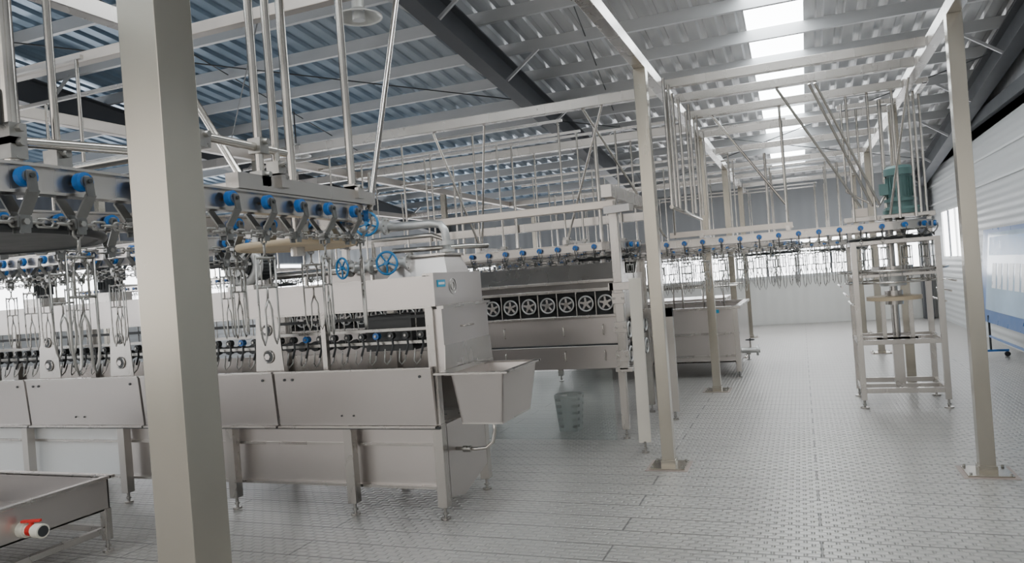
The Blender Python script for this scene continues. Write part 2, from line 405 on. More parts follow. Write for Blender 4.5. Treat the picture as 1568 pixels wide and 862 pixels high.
def stadium(cx0, cx1, cy, r, z):
    """loop along X between two turn wheels"""
    p = [V((cx0, cy-r, z)), V((cx1, cy-r, z))]+arc(cx1, cy, r, -90, 90, z)[1:]+[V((cx0, cy+r, z))]+arc(cx0, cy, r, 90, 270, z)[1:]
    return p
def turnwheel(q, x, y, z, r, m, ztop, hub=.035):
    q.torus((x,y,z), (0,0,1), r, .016, m, 40, 6)
    q.cyl((x,y,z-.008), (x,y,z+.008), r, m, 40)
    q.cyl((x,y,z-.05), (x,y,z+.06), hub, STEEL, 16); q.cyl((x,y,z+.06), (x,y,ztop), .022, PIPE, 10)
    for i in range(6):
        a = i*pi/3; q.beam((x,y,z+.014), (x+r*.9*math.cos(a), y+r*.9*math.sin(a), z+.014), .04, .01, m)
def clamp(q, p):
    p = V(p); q.box(p.x-.03, p.x+.03, p.y-.025, p.y+.025, p.z-.045, p.z+.015, CHAIN)
    q.cyl((p.x+.025, p.y, p.z), (p.x+.05, p.y, p.z), .012, CHAIN, 6)
def hanger(q, x, y, z0, r=.013, z1=3.26, m=PIPE):
    q.cyl((x, y, z0), (x, y, z1), r, m, 8); clamp(q, (x, y, z0+.05))

# A: foreground loop
zA = 1.98
loopA = [V((-1.95, 1.45, zA)), V((-1.95, 2.95, zA))]+arc(-2.25, 2.95, .3, 0, 165, zA)[1:]+arc(-2.45, 1.45, .5, 165, 360, zA, 20)
qa = conveyor(loopA, 0.2, 2, True, shl=.40)
turnwheel(qa, -2.45, 1.45, 1.85, .46, DARK, 3.26); turnwheel(qa, -2.25, 2.95, 1.85, .27, WOOD, 3.3)
for (x, y, r) in ((-2.03, 1.43, .024), (-2.1, 1.62, .012), (-1.95, 2.36, .017), (-1.95, 2.46, .017), (-1.95, 3.0, .019)):
    hanger(qa, x, y, zA+.06, r)
qa.cyl((-1.95, 3.14, zA+.02), (-1.95, 3.6, 3.27), .016, PIPE, 10)
qa.cyl((-2.2, 2.6, zA+.08), (-2.9, 2.6, 3.2), .017, PIPE, 10)
qa.beam((-3.6, 2.6, 3.28), (-1.95, 2.6, 3.28), .06, .06, STEEL)
qa.cyl((-1.95, 1.95, 2.2), (-1.95, 2.52, 2.2), .017, PIPE, 10); qa.cyl((-2.06, 1.4, 2.1), (-1.98, 2.0, 2.13), .016, PIPE, 10)
qa.cyl((-2.5, 1.9, 2.12), (-2.0, 1.9, 2.12), .016, PIPE, 10)
for p in ((-1.95, 2.05, 2.2), (-1.95, 2.36, 2.22), (-1.95, 2.46, 2.14), (-1.95, 3.0, 2.1), (-2.03, 1.43, 2.13)): clamp(qa, p)
qa.beam((-1.95, 2.2, zA+.075), (-1.95, 3.15, zA+.075), .06, .06, STEEL)
qa.beam((-2.6, 2.45, zA+.09), (-1.9, 2.45, zA+.09), .05, .05, STEEL); qa.beam((-2.6, 3.0, zA+.09), (-1.9, 3.0, zA+.09), .05, .05, STEEL)
qa.box(-2.15, -2.03, 1.36, 1.46, 2.14, 2.24, BLACK)
qa.obj("overhead_conveyor")
# B: loop in front of the washer
def full(cx0, cx1, cy, r, z, x_stations, every=2, near=False, shl=.42, zt=3.26, wheels=(1, 1), wm=DARK, diag=()):
    q = conveyor(stadium(cx0, cx1, cy, r, z), .2, every, near, shl=shl)
    if wheels[0]: turnwheel(q, cx0, cy, z-.12, r-.03, wm, zt)
    if wheels[1]: turnwheel(q, cx1, cy, z-.12, r-.03, wm, zt)
    for x in x_stations:
        q.beam((x, cy-r-.08, z+.07), (x, cy+r+.08, z+.07), .04, .05, STEEL)
        for y in (cy-r, cy+r): hanger(q, x, y, z+.06, .012, zt)
    for y in (cy-r, cy+r): q.beam((cx0, y, zt+.01), (max(x_stations)+.05, y, zt+.01), .026, .026, STEEL)
    for (a, c) in diag: q.cyl(a, c, .013, PIPE, 8)
    return q
q = full(-9, -3.7, 3.8, .3, 1.98, (-8.2, -6.8, -5.4, -4.3), 2, True, .45); q.obj("overhead_conveyor")
q = full(-6.5, -2.0, 7.9, .35, 1.90, (-6.2, -5.2, -4.2, -3.3, -2.3), 3, False, .3,
         diag=[((-3.3, 7.55, 2.0), (-3.6, 7.2, 3.26)), ((-3.3, 7.6, 2.0), (-3.0, 7.2, 3.26)), ((-2.3, 7.6, 2.0), (-1.7, 7.1, 3.26))]); q.obj("overhead_conveyor")
q = full(-5.5, .9, 8.9, .42, 1.88, (-4.4, -3.2, -1.9, -1.0, -.1), 1, False, .42,
         diag=[((-.1, 8.48, 2.2), (-.8, 8.45, 3.26)), ((.73, 8.5, 2.1), (.19, 7.6, 3.26)), ((.80, 8.5, 2.1), (.24, 7.6, 3.26)),
               ((.62, 8.5, 2.1), (-.1, 7.6, 3.26)), ((-1.3, 8.48, 1.95), (-1.05, 7.0, 3.26)), ((-1.4, 8.48, 1.95), (-1.9, 7.1, 3.26)),
               ((-.1, 8.48, 2.0), (-.1, 8.45, 3.26)), ((.9, 8.6, 2.0), (1.08, 8.0, 3.26))])
q.beam((-1.35, 8.46, 1.98), (-.05, 8.46, 1.98), .06, .06, CREAM)
for (x, y) in ((-1.0, 6.5), (-1.0, 6.75), (-1.02, 7.1), (-1.0, 7.35), (-.95, 7.7), (-1.02, 8.0), (-.95, 8.3)):
    q.cyl((x, y, 2.0+.02*y), (x, y, 3.26), .014, PIPE, 8)
q.path([(-1.0, 6.45, 2.14), (-1.0, 8.5, 2.14)], .018, PIPE, 8)
for (x, y) in ((.55, 8.48), (.75, 8.48), (.98, 8.5), (1.12, 8.45), (1.2, 8.7), (1.28, 8.9), (1.05, 9.3), (.7, 9.3)):
    q.cyl((x, y, 1.95), (x, y, 3.26), .013, PIPE, 8)
q.beam((.5, 8.45, 3.3), (1.3, 8.45, 3.3), .05, .05, STEEL); q.beam((.5, 9.3, 3.3), (1.3, 9.3, 3.3), .05, .05, STEEL)
q.beam((1.28, 8.4, 3.3), (1.28, 9.35, 3.3), .05, .05, STEEL)
q.obj("overhead_conveyor")
for (cx0, cx1, cy, z, st) in ((-4.5, -.4, 11.9, 1.85, (-4, -3, -2, -.9)), (-4.5, .7, 14.2, 1.85, (-4, -2.8, -1.5, -.4, .5)), (-13, -5.0, 10.8, 2.0, (-12, -10.5, -9, -7.5, -6.3, -5.3)), (-8, .6, 18, 1.9, (-7, -5, -3, -1, .4))):
    q = full(cx0, cx1, cy, .4, z, st, 2, False, .42); q.obj("overhead_conveyor")

# ------------------------------------------------------------------ washer (machine 1)
q = MB(); X0, X1, YA, YB = -8.4, -2.36, 4.5, 5.28
for x in (-2.39, -3.12, -4.2, -5.34, -6.5, -7.6):
    for y in (YA+.03, YB-.03):
        q.box(x-.035, x+.035, y-.035, y+.035, .09, .66, STEEL); q.foot(x, y, .1)
    q.box(x-.03, x+.03, YB-.06, YB, .65, 1.5, STEEL)
q.box(-2.42, -2.36, YA, YA+.06, .65, 1.7, STEEL)
for x in (-3.3, -4.75, -6.9): q.box(x-.02, x+.02, YA+.05, YA+.09, 1.0, 1.5, STEEL)
# trough
q.box(X0, X1, YA, YB, .63, .65, STEEL)
xs = [-8.4, -7.72, -6.38, -5.04, -3.70, -2.37]
for a, c in zip(xs[:-1], xs[1:]):
    q.hexa([(a+.012, YA-.02, .66), (c-.012, YA-.02, .66), (c-.012, YA, .66), (a+.012, YA, .66),
            (a+.012, YA-.05, 1.05), (c-.012, YA-.05, 1.05), (c-.012, YA-.02, 1.06), (a+.012, YA-.02, 1.06)], STEELV)
    q.beam((a+.01, YA-.04, 1.055), (c-.01, YA-.04, 1.055), .035, .012, STEEL)
    q.beam((a+.01, YA-.03, .65), (c-.01, YA-.03, .65), .04, .014, STEEL)
    for xx in (a+.1, a+.17, c-.1):
        q.cyl((xx, YA-.055, 1.0), (xx, YA-.04, 1.0), .01, DARK, 8)
    for xx in ((a+c)/2-.1, (a+c)/2): q.cyl((xx, YA-.035, .73), (xx, YA-.02, .73), .007, DARK, 6)
q.box(X0, X1, YB-.015, YB, .65, 1.1, STEEL)
q.box(X0, X1, YA-.02, YA+.0, .63, .65, DARK)
# lower tank
q.box(-5.4, -2.44, YA+.10, YB-.06, .50, .63, STEELV); q.box(-5.4, -2.44, YA+.13, YB-.08, .20, .50, STEELV)
q.box(X0, -5.41, YA+.10, YB-.06, .50, .63, WHITE); q.box(X0, -5.41, YA+.13, YB-.08, .20, .50, WHITE)
q.box(X0, -2.44, YA+.09, YB-.05, .49, .51, STEEL); q.box(X0, -2.44, YA+.09, YB-.05, .185, .205, STEEL)
q.extr([(-2.37, YA+.08, .65), (-2.37, YB-.05, .65), (-2.37, YB-.05, .22), (-2.37, YA+.3, .10), (-2.37, YA+.08, .14)], (.012, 0, 0), STEELV)
# hood
q.box(X0, X1, YA-.01, YA+.01, 1.47, 1.68, STEELV); q.box(X0, X1, YA, YB, 1.67, 1.685, STEEL); q.box(X0, X1, YB-.01, YB+.01, 1.5, 1.68, STEELV)
q.box(X0, X1, YA-.015, YA+.03, 1.462, 1.475, STEEL)
# end cabinet
q.box(-2.36, -2.33, YA-.01, YB+.01, 1.47, 1.70, STEELV); q.box(-2.37, -2.30, YA+.02, YB+.02, 1.02, 1.45, STEELV)
q.beam((-2.30, YA, 1.46), (-2.30, YB+.03, 1.46), .05, .02, STEEL)
q.extr([(-2.30, YA, 1.02), (-2.30, YB+.05, 1.02), (-2.30, YB+.02, 1.2), (-2.30, YA+.02, 1.2)], (.006, 0, 0), STEEL)
q.path([(-2.30, YA+.3, 1.31), (-2.27, YA+.3, 1.31), (-2.27, YA+.46, 1.31), (-2.30, YA+.46, 1.31)], .007, PIPE, 6)
q.torus((-2.328, YA+.28, 1.6), (1, 0, 0), .055, .003, CHAIN, 24, 4); q.torus((-2.328, YA+.28, 1.6), (1, 0, 0), .028, .003, CHAIN, 20, 4)
q.box(-2.33, -2.325, YA+.04, YA+.16, 1.60, 1.65, LABEL); q.box(-2.33, -2.324, YA+.055, YA+.145, 1.617, 1.633, WHITE)
q.box(-2.36, -2.27, YA+.1, YB, .98, 1.02, STEEL)
# guide plates with round cut-outs
for x in (-3.78, -5.3, -6.15, -7.3):
    q.extr([(x-.13, YA+.02, 1.06), (x+.13, YA+.02, 1.06), (x+.10, YA+.02, 1.47), (x-.10, YA+.02, 1.47)], (0, .008, 0), STEEL)
    for z, r in ((1.17, .045), (1.37, .04)):
        q.cyl((x, YA+.012, z), (x, YA+.02, z), r, DARK, 20); q.torus((x, YA+.014, z), (0, 1, 0), r, .006, STEEL, 20, 5)
        q.cyl((x-.01, YA+.008, z), (x-.01, YA+.02, z), r*.55, STEELV, 6)
# internal rollers, hooks
x = -8.2
while x < -2.5:
    y = YA+.22
    q.cyl((x, y-.02, 1.27), (x, y+.02, 1.27), .026, BLUE if random.random() < .18 else DARK, 10)
    q.cyl((x, y-.03, 1.27), (x, y+.03, 1.27), .01, CHAIN, 6)
    q.path([(x, y, 1.27), (x+.02, y-.02, 1.2), (x, y-.03, 1.13)], .009, DARK, 5)
    q.path([(x+.05, y+.02, 1.17), (x+.05, y, 1.08), (x+.08, y-.02, 1.06), (x+.1, y, 1.09), (x+.1, y+.03, 1.16)], .006, CHAIN, 5)
    q.cyl((x+.04, y+.2, 1.2), (x+.04, y+.24, 1.2), .04, DARK, 8)
    q.path([(x+.03, y+.1, 1.46), (x+.03, y+.1, 1.22)], .005, CHAIN, 5)
    x += .125
for z in (1.215, 1.31, 1.40): q.beam((X0, YA+.25, z), (X1-.03, YA+.25, z), .02, .022, CHAIN if z < 1.35 else DARK)
q.beam((X0, YA+.45, 1.2), (X1-.03, YA+.45, 1.2), .03, .05, DARK)
q.box(-3.1, -2.7, YA+.3, YA+.6, 1.15, 1.42, DARK)
# end box and pipes on top
q.hexa([(-2.85,4.75,1.685),(-2.35,4.75,1.685),(-2.35,5.15,1.685),(-2.85,5.15,1.685),(-2.72,4.82,1.83),(-2.40,4.82,1.83),(-2.40,5.1,1.83),(-2.72,5.1,1.83)], STEELV)
q.box(-2.74, -2.38, 4.80, 5.12, 1.83, 1.845, STEEL)
q.obj("poultry_washer", 0.003)

# wash basin on the machine end
q = MB()
xa, xb, ya, yb, zt, zb = -2.29, -1.80, 4.33, 4.95, 1.03, .70
for (c) in (
    [(xa+.12,ya,zt),(xb,ya,zt),(xb,ya+.01,zt),(xa+.12,ya+.01,zt),(xa+.15,ya+.05,zb),(xb-.05,ya+.05,zb),(xb-.05,ya+.06,zb),(xa+.15,ya+.06,zb)],
    [(xb-.01,ya,zt),(xb,ya,zt),(xb,yb,zt),(xb-.01,yb,zt),(xb-.06,ya+.05,zb),(xb-.05,ya+.05,zb),(xb-.05,yb-.05,zb),(xb-.06,yb-.05,zb)],
    [(xa+.12,yb-.01,zt),(xb,yb-.01,zt),(xb,yb,zt),(xa+.12,yb,zt),(xa+.15,yb-.06,zb),(xb-.05,yb-.06,zb),(xb-.05,yb-.05,zb),(xa+.15,yb-.05,zb)],
    [(xa+.12,ya,zt),(xa+.13,ya,zt),(xa+.13,yb,zt),(xa+.12,yb,zt),(xa+.15,ya+.05,zb),(xa+.16,ya+.05,zb),(xa+.16,yb-.05,zb),(xa+.15,yb-.05,zb)]):
    q.hexa(c, STEELV)
q.box(xa+.15, xb-.05, ya+.05, yb-.05, zb-.01, zb, STEEL)
q.beam((xa, ya, zt), (xb+.03, ya, zt), .04, .012, STEEL); q.beam((xa, yb, zt), (xb+.03, yb, zt), .04, .012, STEEL)
q.beam((xb+.01, ya, zt), (xb+.01, yb, zt), .04, .012, STEEL); q.beam((xa+.07, ya, zt), (xa+.07, yb, zt), .13, .012, STEEL)
q.path([(-2.05, 4.7, .70), (-2.05, 4.7, .58), (-2.07, 4.7, .50), (-2.12, 4.7, .46), (-2.2, 4.7, .45), (-2.36, 4.7, .45)], .013, PIPE, 8)
q.cyl((-2.24, 4.7, .45), (-2.30, 4.7, .45), .024, CHAIN, 10); q.cyl((-2.05, 4.7, .66), (-2.05, 4.7, .70), .03, CHAIN, 10)
q.obj("wash_basin")

# valves with handwheels & pipes
def handwheel(q, c, ax, R, m=BLUEV):
    c = V(c); ax = V(ax).normalized(); q.torus(c, ax, R, R*.11, m, 24, 8)
    up = V((0,0,1)) if abs(ax.z) < .9 else V((1,0,0)); a = ax.cross(up).normalized(); bb = ax.cross(a)
    for i in range(5):
        an = 2*pi*i/5+.3; q.path([c, c+(a*math.cos(an)+bb*math.sin(an))*R], R*.08, m, 6)
    q.cyl(c-ax*.015, c+ax*.02, R*.2, m, 10)
def valve(q, c, ax, R, stem=.14):
    c = V(c); ax = V(ax).normalized(); handwheel(q, c, ax, R)
    e = c-ax*stem; q.cyl(c, e, .01, PIPE, 8); q.cyl(e, e+ax*.05, .03, GALV, 10); q.cyl(e-ax*.06, e, .045, GALV, 12)
    for sg in (-1, 1):
        q.cyl(e+V((sg*.03,0,0))-ax*.03, e+V((sg*.10,0,0))-ax*.03, .035, GALV, 12)
        q.cyl(e+V((sg*.09,0,0))-ax*.03, e+V((sg*.11,0,0))-ax*.03, .065, GALV, 16)
        for i in range(6):
            an = i*pi/3; d = V((0, math.cos(an), math.sin(an)))*.05
            q.cyl(e+V((sg*.085,0,0))-ax*.03+d, e+V((sg*.12,0,0))-ax*.03+d, .008, CHAIN, 6)
q = MB()
valve(q, (-2.93, 4.66, 2.10), (.25, -1, .1), .085); valve(q, (-2.76, 4.62, 1.80), (.1, -1, 0), .08); valve(q, (-3.14, 4.62, 1.79), (-.4, -1, 0), .075)
q.path([(-3.4, 4.86, 2.09), (-2.5, 4.86, 2.07), (-2.43, 4.86, 2.055), (-2.40, 4.86, 2.01), (-2.39, 4.86, 1.95), (-2.39, 4.86, 1.85)], .03, GALV, 12)
q.cyl((-2.39, 4.86, 1.90), (-2.39, 4.86, 1.93), .055, GALV, 14); q.cyl((-2.39, 4.86, 1.85), (-2.39, 4.86, 1.87), .055, GALV, 14)
q.path([(-3.9, 4.80, 1.78), (-2.9, 4.80, 1.78)], .028, PIPE, 10); q.path([(-3.4, 4.86, 2.09), (-3.4, 4.86, 1.80)], .028, GALV, 10)
q.path([(-2.9, 4.95, 1.90), (-2.4, 5.2, 1.90), (-2.3, 5.4, 1.90)], .02, PIPE, 8)
q.path([(-3.1, 5.0, 1.80), (-3.1, 5.0, 2.0), (-2.6, 5.05, 2.0), (-2.5, 5.05, 1.96), (-2.5, 5.05, 1.85)], .018, PIPE, 8)
for x in (-3.6, -3.0): q.cyl((x, 4.80, 1.687), (x, 4.80, 1.78), .016, PIPE, 8)
q.box(-3.45, -3.05, 4.85, 5.15, 1.687, 1.80, STEELV)
q.obj("water_valve_manifold")

# ring blower
def blower(x, y, z, r):
    q = MB(); q.cyl((x, y-.05, z), (x, y+.28, z), r*.62, DARK, 24)
    for i in range(28):
        a = 2*pi*i/28; d = V((math.cos(a), 0, math.sin(a)))
        q.beam(V((x, y+.05, z))+d*r*.6, V((x, y+.26, z))+d*r*.6, .006, .03, DARK, d)
    q.torus((x, y, z), (0, 1, 0), r*.78, r*.24, GALV, 28, 10); q.cyl((x, y-.09, z), (x, y-.02, z), r*.5, GALV, 24)
    for i in range(8):
        a = i*pi/4; q.beam((x, y-.095, z), (x+r*.75*math.cos(a), y-.07, z+r*.75*math.sin(a)), .012, .02, GALV)
    q.cyl((x+r*.8, y, z), (x+r*.8, y, z+r*1.3), .03, GALV, 12)
    q.box(x-r*.7, x+r*.7, y-.05, y+.25, 1.686, z-r*.9, STEEL)
    q.obj("ring_blower")
blower(-4.25, 4.85, 1.90, .19)
def motor_h(x, y, z, r=.09, m=DARK):
    q = MB(); q.cyl((x, y, z), (x, y, z+.3), r, m, 18)
    for i in range(20):
        a = 2*pi*i/20; d = V((math.cos(a), math.sin(a), 0)); q.beam(V((x, y, z+.03))+d*r, V((x, y, z+.24))+d*r, .006, .02, m, d)
    q.cyl((x, y, z+.3), (x, y, z+.35), r*1.05, m, 18, r*.8); q.box(x-.12, x+.12, y-.12, y+.12, z-.08, z, STEEL); q.box(x+r, x+r+.05, y-.05, y+.05, z+.1, z+.2, m)
    return q
motor_h(-5.75, 4.85, 1.77).obj("drive_motor"); motor_h(-6.6, 4.85, 1.77, .07).obj("drive_motor")

# ------------------------------------------------------------------ plucker (machine 2)
q = MB(); X0, X1, YA, YB = -5.6, -1.68, 7.0, 7.5
Y2 = 8.35
for x in (X0, -3.6, X1):
    for y in (YA+.04, Y2): 
        q.box(x-.035, x+.035, y-.035, y+.035, .09, 1.75 if y > 8 else 1.5, STEEL); q.foot(x, y, .1)
for (ya, yb) in ((YA, YB), (7.98, Y2)):
    q.box(X0, X1, ya, yb, .93, 1.19, STEELV); q.box(X0, X1, ya-.01, yb, .69, .915, STEELV); q.box(X0, X1, ya-.005, yb, .915, .93, DARK)
    q.box(X0, X1, ya+.10, yb, 1.19, 1.46, DARK)
    q.box(X0, X1, ya-.02, yb, 1.19, 1.215, STEEL); q.box(X0, X1, ya-.02, yb, 1.445, 1.475, STEEL)
    q.hexa([(X0,ya-.01,1.475),(X1,ya-.01,1.475),(X1,yb,1.475),(X0,yb,1.475),(X0,ya-.03,1.54),(X1,ya-.03,1.54),(X1,yb,1.54),(X0,yb,1.54)], STEELV)
    q.hexa([(X0,ya-.03,1.545),(X1,ya-.03,1.545),(X1,yb,1.545),(X0,yb,1.545),(X0,ya+.14,1.72),(X1,ya+.14,1.72),(X1,yb,1.72),(X0,yb,1.72)], STEEL)
    q.box(X0, X1, ya-.045, ya-.025, 1.53, 1.56, STEEL)
x = X1-.10; 
while x > X0:
    q.cyl((x, YA-.01, 1.33), (x, YA+.10, 1.33), .078, BLACK, 24); q.torus((x, YA-.012, 1.33), (0,1,0), .072, .009, GALV, 24, 6)
    q.cyl((x, YA-.03, 1.33), (x, YA, 1.33), .025, STEEL, 12)
    for i in range(5):
        a = 2*pi*i/5+.4; q.beam((x, YA-.018, 1.33), (x+.06*math.cos(a), YA-.018, 1.33+.06*math.sin(a)), .02, .008, STEELV, (0,1,0))
    q.box(x-.104, x-.094, YA-.015, YA+.02, 1.21, 1.45, STEEL)
    x -= .198
for x in (-1.72, -2.12, -2.75, -4.0):
    for z0 in (1.02, .77): q.path([(x-.1, YA-.01, z0), (x-.1, YA-.04, z0+.01), (x-.1, YA-.04, z0+.09), (x-.1, YA-.01, z0+.10)], .007, PIPE, 6)
# end plate with rollers
q.box(X1, X1+.02, YA, Y2, 1.15, 1.6, STEEL)
for i in range(2):
    for j in range(3):
        c = (X1+.03, YA+.2+.4*j, .80+.24*i); q.cyl((X1-.02, c[1], c[2]), (X1+.06, c[1], c[2]), .085, BLACK, 20); q.torus((X1+.065, c[1], c[2]), (1,0,0), .075, .01, GALV, 20, 6)
        q.cyl((X1+.05, c[1], c[2]), (X1+.075, c[1], c[2]), .03, STEEL, 12)
# outer frame
for x in (-1.60, -5.7): 
    for y in (6.82, 8.5):
        q.box(x-.04, x+.04, y-.04, y+.04, .70 if y < 7 else 0.0, 2.36, STEEL)
    q.beam((x, 6.6, 2.36), (x, 8.7, 2.36), .10, .12, STEEL)
for z in (.78, 1.05, 1.32): q.box(-1.66, -1.54, 6.76, 6.80, z, z+.1, STEEL); 
for z in (.83, 1.1, 1.37):
    for dx in (-.04, .04): q.cyl((-1.6+dx, 6.74, z), (-1.6+dx, 6.77, z), .012, CHAIN, 6)
q.beam((-5.8, 6.66, 2.24), (-1.55, 6.66, 2.24), .08, .07, CREAM); q.beam((-5.8, 8.55, 2.24), (-1.55, 8.55, 2.24), .08, .10, STEEL)
q.beam((-1.62, 6.6, 2.18), (-1.36, 6.5, 2.18), .07, .07, STEEL); q.box(-1.68, -1.52, 6.78, 7.0, .68, .72, STEEL)
# splayed plank legs
q.hexa([(-1.44,6.46,.09),(-1.34,6.49,.09),(-1.34,6.52,.09),(-1.44,6.49,.09),(-1.44,6.52,1.55),(-1.34,6.55,1.55),(-1.34,6.58,1.55),(-1.44,6.55,1.55)], PLANK); q.foot(-1.39, 6.48, .1)
q.box(-1.64, -1.36, 6.56, 6.60, 1.45, 1.52, STEEL); q.box(-1.63, -1.59, 6.56, 6.80, 1.45, 1.52, STEEL)
q.box(-1.40, -1.30, 7.90, 7.95, .09, 1.2, STEEL); q.foot(-1.35, 7.92, .1); q.box(-1.68, -1.3, 7.90, 7.95, 1.1, 1.2, STEEL)
q.obj("feather_plucker", 0.003)
q = MB(); q.box(-3.5, -1.76, 6.96, 6.965, .0, .68, GLASS); q.obj("splash_curtain")

# basket behind curtain
q = MB(); cx, cy = -2.36, 7.42
def bpt(a, z, k=0):
    s_ = .105+.03*z/.36-k; c, s2 = math.cos(a), math.sin(a)
    f = 1/max(abs(c), abs(s2))**.75; return (cx+c*s_*f, cy+s2*s_*f, z)
def ring(z0, z1, cols=False):
    for k in range(16):
        a0 = 2*pi*k/16; a1 = 2*pi*(k+1)/16
        if cols and k % 4 in (1, 2): a1 = a0+.05
        q.hexa([bpt(a0,z0),bpt(a1,z0),bpt(a1,z0,.006),bpt(a0,z0,.006),bpt(a0,z1),bpt(a1,z1),bpt(a1,z1,.006),bpt(a0,z1,.006)], CRATE)
zz = 0
for i in range(5): ring(zz, zz+.04); ring(zz+.04, zz+.07, True); zz += .07
ring(zz, zz+.02); q.cyl((cx, cy, 0), (cx, cy, .01), .11, CRATE, 16)
q.torus((cx, cy, zz+.02), (0,0,1), .15, .009, CRATE, 24, 6)
q.obj("plastic_basket")

# ------------------------------------------------------------------ scalding tank (machine 3)
q = MB(); x0, x1, y0, y1 = -3.6, -.88, 10.9, 12.9
for (a, c, d, e) in ((x0, x1, y0, y0+.02), (x0, x1, y1-.02, y1), (x0, x0+.02, y0, y1), (x1-.02, x1, y0, y1)): q.box(a, c, d, e, .22, 1.0, STEELV)
q.box(x0, x1, y0, y1, .22, .24, STEEL)
for (a, c, d, e) in ((x0-.04, x1+.04, y0-.04, y0+.04), (x0-.04, x1+.04, y1-.04, y1+.04), (x0-.04, x0+.04, y0, y1), (x1-.04, x1+.04, y0, y1)): q.box(a, c, d, e, .98, 1.02, STEEL)
for z in (.30, .62): q.box(x0-.01, x1+.01, y0-.015, y0, z, z+.03, STEEL)
for x in (x0+.04, -2.2, x1-.03):
    for y in (y0-.02, y1): q.box(x-.035, x+.035, y-.035, y+.035, .09, .98, STEEL); q.foot(x, y, .1)
q.cyl((x1, 11.2, .35), (x1+.25, 11.2, .35), .04, GALV, 12); q.cyl((x1+.2, 11.2, .35), (x1+.23, 11.2, .35), .08, GALV, 14)
q.cyl((x1+.12, 11.2, .35), (x1+.12, 11.2, .5), .012, PIPE, 8); handwheel(q, (x1+.12, 11.2, .5), (0,0,1), .06, DARK)
q.box(x1-.4, x1-.25, y0-.045, y0-.02, .93, .98, LABEL)
for x in (-3.2, -2.6, -2.0, -1.4): q.path([(x, 11.4, .8), (x, 11.4, 1.35), (x+.3, 11.4, 1.35), (x+.3, 11.4, .8)], .015, PIPE, 8); q.path([(x, 12.4, .8), (x, 12.4, 1.35), (x+.3, 12.4, 1.35)], .015, PIPE, 8)
q.path([(x0, 11.4, 1.3), (x1, 11.4, 1.3)], .014, PIPE, 8); q.path([(x0, 12.4, 1.3), (x1, 12.4, 1.3)], .014, PIPE, 8)
q.obj("scalding_tank", 0.003)
# rear tank
q = MB(); q.box(-4.5, -1.4, 14.4, 15.6, .3, .95, STEELV); q.box(-4.55, -1.35, 14.35, 15.65, .95, 1.0, STEEL)
for x in (-4.4, -2.9, -1.5):
    for y in (14.45, 15.55): q.box(x-.03, x+.03, y-.03, y+.03, 0, .3, STEEL)
q.obj("chilling_tank")

# ------------------------------------------------------------------ drive tower (right)
q = MB(); x0, x1, y0, y1 = .52, 1.29, 8.5, 9.25
for x in (x0, x1):
    for y in (y0, y1): q.box(x-.028, x+.028, y-.028, y+.028, .09, 1.74, STEEL); q.foot(x, y, .1, .045)
def frame(z, h=.05, w=.04):
    for y in (y0, y1): q.box(x0-.028, x1+.028, y-w/2, y+w/2, z, z+h, STEEL)
    for x in (x0, x1): q.box(x-w/2, x+w/2, y0, y1, z, z+h, STEEL)
frame(.66); frame(.16); frame(1.36, .03); frame(1.70, .04)
mx_, my_ = (x0+x1)/2, (y0+y1)/2
q.box(mx_-.2, mx_+.2, my_-.03, my_+.03, .66, .70, STEEL); q.box(mx_-.05, mx_+.05, my_-.05, my_+.05, .18, .66, STEEL); q.box(x0, x1, my_-.03, my_+.03, .16, .2, STEEL); q.box(x0, x1, my_-.03, my_+.03, .66, .71, STEEL)
q.cyl((mx_, my_, .7), (mx_, my_, 2.0), .04, STEEL, 14)
q.cyl((mx_, my_, 1.10), (mx_, my_, 1.14), .27, WOOD, 32); q.cyl((mx_, my_, 1.05), (mx_, my_, 1.2), .09, STEEL, 16)
q.cyl((mx_, my_, 1.25), (mx_, my_, 1.42), .13, GALV, 20); q.cyl((mx_, my_, 1.42), (mx_, my_, 1.46), .2, STEEL, 20)
for dx in (-.13, .13): q.box(mx_+dx-.02, mx_+dx+.02, my_-.2, my_-.16, .70, 1.1, STEEL); q.box(mx_+dx-.02, mx_+dx+.02, my_-.2, my_+.02, .68, .71, STEEL)
for r, z in ((.46, 1.30), (.52, 1.42)): q.torus((mx_, my_, z), (0,0,1), r, .012, PIPE, 32, 6)
for sx_ in (-1, 1):
    for i in range(3): q.path([(mx_+sx_*(.42+.05*i), y0-.05, 1.08+.1*i), (mx_+sx_*(.42+.05*i), y1+.05, 1.08+.1*i)], .01, PIPE, 6)
# upper plate + gearbox + motor
q.box(x0-.05, x1+.05, my_-.10, my_+.10, 1.96, 2.01, STEEL); q.box(mx_-.10, mx_+.35, y0, y1, 1.96, 1.99, STEEL)
for x in (x0, x1): q.box(x-.02, x+.02, my_-.03, my_+.03, 1.72, 1.96, STEEL)
q.torus((mx_, my_, 1.9), (0,0,1), .36, .02, DARK, 36, 6)
cx = mx_+.13
q.cyl((cx, my_, 2.01), (cx, my_, 2.05), .18, GREEN, 20); q.cyl((cx, my_, 2.05), (cx, my_, 2.14), .13, GREEN, 20); q.cyl((cx, my_, 2.14), (cx, my_, 2.17), .16, GREEN, 20)
q.cyl((cx, my_, 2.17), (cx, my_, 2.42), .12, GREEN, 24)
for i in range(24):
    a = 2*pi*i/24; d = V((math.cos(a), math.sin(a), 0)); q.beam(V((cx, my_, 2.19))+d*.125, V((cx, my_, 2.40))+d*.125, .007, .025, GREEN, d)
q.cyl((cx, my_, 2.42), (cx, my_, 2.49), .145, GREEN, 24); q.cyl((cx, my_, 2.49), (cx, my_, 2.52), .145, GREEN, 24, .11)
q.box(cx-.20, cx-.11, my_-.07, my_+.02, 2.22, 2.34, GREEN); q.box(cx-.16, cx+.16, my_-.16, my_+.16, 2.05, 2.08, GREEN)
